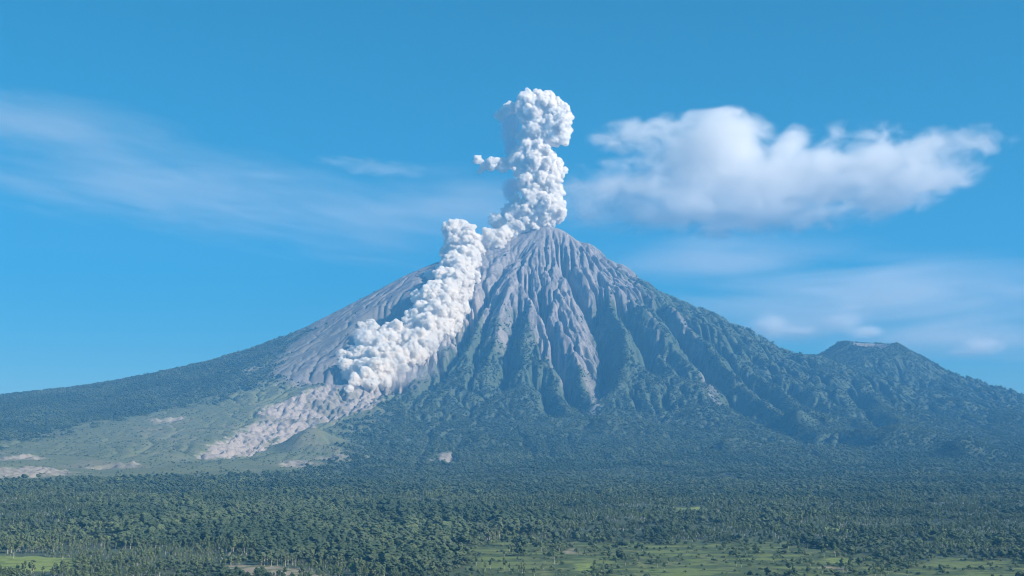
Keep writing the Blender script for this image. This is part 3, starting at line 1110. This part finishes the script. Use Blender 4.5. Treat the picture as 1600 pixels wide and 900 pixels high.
def wood(name, k, **props):
    me = bpy.data.meshes.new(name)
    me.vertices.add(int(k.sum()))
    me.vertices.foreach_set('co', np.stack([x[k], y[k], z[k] - 0.3], 1).astype(np.float32).ravel())
    for nm, ty, arr in (('size', 'FLOAT', size[k].astype(np.float32)), ('turn', 'FLOAT', (r_.random(int(k.sum())) * 6.28).astype(np.float32)), ('variant', 'INT', variant[k].astype(np.int32))):
        a = me.attributes.new(nm, ty, 'POINT')
        a.data.foreach_set('value', np.ascontiguousarray(arr))
    o = link(name, me, **props)
    md = o.modifiers.new('scatter', 'NODES')
    md.node_group = NG
    return o


wood('forest', band < 3, kind='stuff', label='dense green forest covering the plain in front of the volcano', category='forest')
wood('mountain_forest', band == 3, kind='stuff', label='dark forest covering the lower slopes of the volcano', category='forest')

# ------------------------------------------------------------------ clouds, far behind the mountain
def cloud_material(name, comps, depth, dens, nscale, namp, soft, stretch=1.0, color=(1, 1, 1), coverage=0.0, where=(0, 0, 0), tilt=0.0):
    """comps: (x, z, rx, rz, weight) ellipses in the cloud's own metres; density fades to nothing at their rims"""
    m, t = material(name)
    geo = t.n('ShaderNodeNewGeometry')
    rel = t.n('ShaderNodeVectorMath', {0: geo.outputs['Position'], 1: tuple(float(q) for q in where)}, operation='SUBTRACT').outputs[0]
    co = t.n('ShaderNodeVectorRotate', {'Vector': rel, 'Angle': -R(tilt)}, rotation_type='Y_AXIS').outputs[0]
    f = None
    for cx, cz, rx, rz, wt in comps:
        mp = t.n('ShaderNodeMapping', {'Vector': co, 'Location': (-cx / rx, 0, -cz / rz), 'Scale': (1 / rx, 1 / depth, 1 / rz)})
        ln = t.n('ShaderNodeVectorMath', {0: mp.outputs[0]}, operation='LENGTH').outputs['Value']
        g = t.math('MULTIPLY_ADD', ln, -wt, wt)
        f = g if f is None else t.math('SMOOTH_MAX', f, g, 0.12)
    st = t.n('ShaderNodeMapping', {'Vector': co, 'Scale': (1 / stretch, 1 / stretch, 1.0)})
    n = t.n('ShaderNodeTexNoise', {'Vector': st.outputs[0], 'Scale': nscale, 'Detail': 7.0, 'Roughness': 0.62, 'Distortion': 0.6}).outputs[0]
    k = t.math('MULTIPLY_ADD', n, namp, -0.5 * namp + coverage)
    s = t.math('ADD', f, k)
    ins = t.ramp(f, 0.0, 0.12)
    d = t.math('MULTIPLY', t.ramp(s, 0.0, soft), ins)
    d = t.math('MULTIPLY', d, dens)
    pv = t.n('ShaderNodeVolumePrincipled', {'Color': c4(*color), 'Density': d, 'Anisotropy': 0.0})
    out = t.n('ShaderNodeOutputMaterial')
    t.link(pv.outputs[0], out.inputs['Volume'])
    return m


def cloud(name, Y, comps_px, depth, label, dens, nscale, namp, soft, stretch=1.0, tilt=0.0, color=(1, 1, 1), category='cloud', coverage=-0.06, group=None, grow_=1.22):
    comps_px = [(a, b, c * grow_, d * grow_, e) for a, b, c, d, e in comps_px]
    cx = sum(c[0] * c[2] for c in comps_px) / sum(c[2] for c in comps_px)
    cy = sum(c[1] * c[2] for c in comps_px) / sum(c[2] for c in comps_px)
    C0 = at(cx, cy, Y)
    k = Y / FPX
    comps = [((px - cx) * k, (cy - py) * k, rx * k, rz * k, wt) for px, py, rx, rz, wt in comps_px]
    # hull: how far the ellipses reach in each direction, with a rounded depth
    NA, NB = 64, 12
    ang = np.arange(NA) * 2 * np.pi / NA
    ca, sa = np.cos(ang), np.sin(ang)
    reach = np.full(NA, 0.0)
    ee = np.arange(0, 2 * np.pi, 0.05)
    for x, z_, rx, rz, wt in comps:
        ex, ez = x + rx * np.cos(ee), z_ + rz * np.sin(ee)
        a = np.arctan2(ez, ex) % (2 * np.pi)
        rr = np.hypot(ex, ez)
        b = np.round(a / (2 * np.pi) * NA).astype(int) % NA
        np.maximum.at(reach, b, rr)
    for _ in range(2):
        reach = np.maximum(reach, 0.5 * (np.roll(reach, 1) + np.roll(reach, -1)))
    VV = []
    for j in range(NB + 1):
        ph = np.pi * j / NB
        wv = np.sin(ph) ** 0.7
        yy = -depth * np.cos(ph) * 1.03
        VV.append(np.stack([reach * ca * wv * 1.04, np.full(NA, yy), reach * sa * wv * 1.04], 1))
    VV = np.vstack(VV)
    F = []
    for j in range(NB):
        for i in range(NA):
            a, b = j * NA + i, j * NA + (i + 1) % NA
            F.append((a, a + NA, b + NA, b))
    m = cloud_material(name, comps, depth, dens, nscale, namp, soft, stretch, color, coverage, C0, tilt)
    o = link(name, mesh_from(name, VV, np.array(F)), m, label=label, category=category)
    o.location = C0
    o.rotation_euler = (0, R(tilt), 0)
    if group:
        o['group'] = group
    return o


cloud('cumulus_cloud', 26000.0, [(1115, 240, 105, 60, 1.0), (1130, 207, 60, 33, 1.0), (1000, 213, 80, 20, 0.6), (1060, 195, 60, 16, 0.5), (1200, 285, 250, 56, 0.85), (1390, 266, 140, 46, 0.7),
                                 (1130, 334, 250, 36, 0.7), (1505, 222, 88, 22, 0.5), (1240, 220, 30, 17, 0.85), (985, 305, 130, 50, 0.5), (1340, 215, 90, 18, 0.32), (1400, 300, 80, 36, 0.6)], 1500.0,
      'large pale cloud floating to the right of the ash column', 2.6e-3, 1 / 430, 1.8, 0.6, 1.6, color=(1.0, 0.99, 0.98))
cloud('cirrus_veil', 30000.0, [(300, 300, 420, 75, 0.8), (60, 230, 260, 50, 0.7), (560, 310, 220, 70, 0.7)], 2500.0,
      'wide thin veil of cloud streaks spreading over the sky left of the ash column', 2.5e-4, 1 / 200, 2.2, 0.9, 13.0, 8.0, category='cloud veil')
cloud('cirrus_wisp', 29000.0, [(600, 262, 66, 14, 0.8), (540, 252, 70, 9, 0.6)], 500.0, 'small bright wisp of cloud at the right end of the left veil', 9e-4, 1 / 220, 1.6, 0.8, 4.0, 4.0)
cloud('low_veil', 31000.0, [(1400, 460, 380, 70, 0.8), (1150, 410, 260, 60, 0.5), (1500, 530, 240, 40, 0.9), (1250, 510, 160, 30, 0.6)], 2500.0,
      'faint broad veil of haze cloud above the right flank and the smaller cone', 6e-4, 1 / 600, 1.5, 0.9, 8.0, category='cloud veil')
cloud('middle_veil', 30500.0, [(740, 315, 190, 55, 0.7), (930, 320, 150, 50, 0.6)], 2000.0, 'thin grey veil of cloud behind the foot of the ash column', 4.0e-4, 1 / 600, 1.4, 0.9, 5.0, category='cloud veil')
cloud('puff_cloud', 27000.0, [(1205, 506, 32, 20, 0.9), (1245, 516, 34, 9, 0.7)], 420.0, 'small soft cloud low over the right flank, left of the smaller cone', 4e-3, 1 / 260, 1.3, 0.8, 1.5)
cloud('puff_cloud', 27000.0, [(1318, 500, 44, 22, 0.6), (1352, 519, 30, 12, 0.9), (1330, 478, 24, 6, 0.5)], 420.0, 'small soft cloud just above the crater of the smaller cone', 4e-3, 1 / 260, 1.3, 0.8, 1.5)
cloud('puff_cloud', 27000.0, [(1532, 541, 36, 16, 0.9), (1510, 550, 34, 7, 0.6)], 420.0, 'small grey cloud low in the sky at the far right', 4e-3, 1 / 260, 1.3, 0.8, 1.5)
cloud('cloud_wisp', 27000.0, [(1245, 399, 52, 10, 0.7)], 420.0, 'thin faint wisp just below the large pale cloud', 5e-4, 1 / 400, 1.2, 0.7, 2.5)

# ------------------------------------------------------------------ thin smoke that belongs to the eruption
def smoke(name, parent, Y, comps_px, depth, dens, nscale, namp, soft, tilt=0.0, color=(0.82, 0.84, 0.88)):
    o = cloud(name, Y, comps_px, depth, '', dens, nscale, namp, soft, 1.0, tilt, color, grow_=1.15)
    for k in ('label', 'category'):
        del o[k]
    o.parent = bpy.data.objects[parent]
    return o


smoke('smoke_veil', 'ash_plume', SUMMIT_Y + 120, [(797, 198, 19, 34, 1.0), (800, 232, 14, 26, 0.9)], 110.0, 3e-2, 1 / 110, 0.9, 0.7)
smoke('smoke_veil', 'ash_plume', SUMMIT_Y + 60, [(803, 290, 22, 16, 1.0), (797, 302, 13, 14, 0.9)], 100.0, 3.2e-2, 1 / 100, 0.9, 0.7)
p = land_hit(640, 596)
smoke('dust_veil', 'pyroclastic_cloud', p[1] - 60, [(622, 588, 72, 20, 1.0), (690, 548, 34, 20, 0.8)], 90.0, 8e-3, 1 / 120, 0.8, 0.8, -18.0, (0.95, 0.9, 0.87))
p = land_hit(600, 545)
smoke('dust_veil', 'pyroclastic_cloud', p[1] - 60, [(585, 528, 44, 14, 1.0), (560, 520, 22, 10, 0.8)], 90.0, 6e-3, 1 / 110, 0.9, 0.8, 4.0, (0.95, 0.92, 0.9))

# ------------------------------------------------------------------ air, sky and sun
SUN_AZ, SUN_EL = 64.0, 31.0        # degrees to the right of the line from the mountain to us, and above the horizon
sd = Vector((math.sin(R(SUN_AZ)) * math.cos(R(SUN_EL)), -math.cos(R(SUN_AZ)) * math.cos(R(SUN_EL)), math.sin(R(SUN_EL))))
L = bpy.data.lights.new('sun', 'SUN')
L.energy = 5.0
L.angle = R(0.5)
L.color = (1.0, 0.90, 0.77)
so = bpy.data.objects.new('sun', L)
col.objects.link(so)
so.rotation_euler = sd.to_track_quat('Z', 'Y').to_euler()

w = bpy.data.worlds.new('World')
scn.world = w
w.use_nodes = True
t = NT(w.node_tree)
sky = t.n('ShaderNodeTexSky', sky_type='NISHITA')
sky.sun_disc = False
sky.sun_elevation = R(SUN_EL)
sky.sun_rotation = math.atan2(sd.x, sd.y)
sky.altitude = 900.0
sky.air_density = 1.0
sky.dust_density = 0.9
sky.ozone_density = 2.0
hsv = t.n('ShaderNodeHueSaturation', {'Hue': 0.472, 'Saturation': 1.8, 'Value': 1.0, 'Color': sky.outputs[0]})
bg = t.n('ShaderNodeBackground', {'Color': hsv.outputs[0], 'Strength': 0.054})
out = t.n('ShaderNodeOutputWorld')
t.link(bg.outputs[0], out.inputs[0])

HAZE_D = 4.4e-5
X0, X1, Y0, Y1, Z0, Z1 = -21000.0, 21000.0, -4500.0, 23500.0, -320.0, 4450.0
vs = [(x, y, z) for z in (Z0, Z1) for y in (Y0, Y1) for x in (X0, X1)]
fs = [(0, 2, 3, 1), (4, 5, 7, 6), (0, 1, 5, 4), (2, 6, 7, 3), (0, 4, 6, 2), (1, 3, 7, 5)]
m, t = material('haze_air')
pv = t.n('ShaderNodeVolumePrincipled', {'Color': c4(0.14, 0.51, 1.0), 'Density': HAZE_D, 'Anisotropy': 0.0})
out = t.n('ShaderNodeOutputMaterial')
t.link(pv.outputs[0], out.inputs['Volume'])
link('haze', mesh_from('haze', np.array(vs), np.array(fs), False), m, kind='stuff')

scn.view_settings.view_transform = 'Standard'
scn.view_settings.look = 'None'
scn.view_settings.exposure = 0.97
scn.view_settings.gamma = 1.0
scn.cycles.use_denoising = True
scn.cycles.max_bounces = 16
scn.cycles.diffuse_bounces = 4
scn.cycles.volume_bounces = 14
scn.cycles.transparent_max_bounces = 16
scn.cycles.filter_width = 1.0
scn.cycles.use_light_tree = False
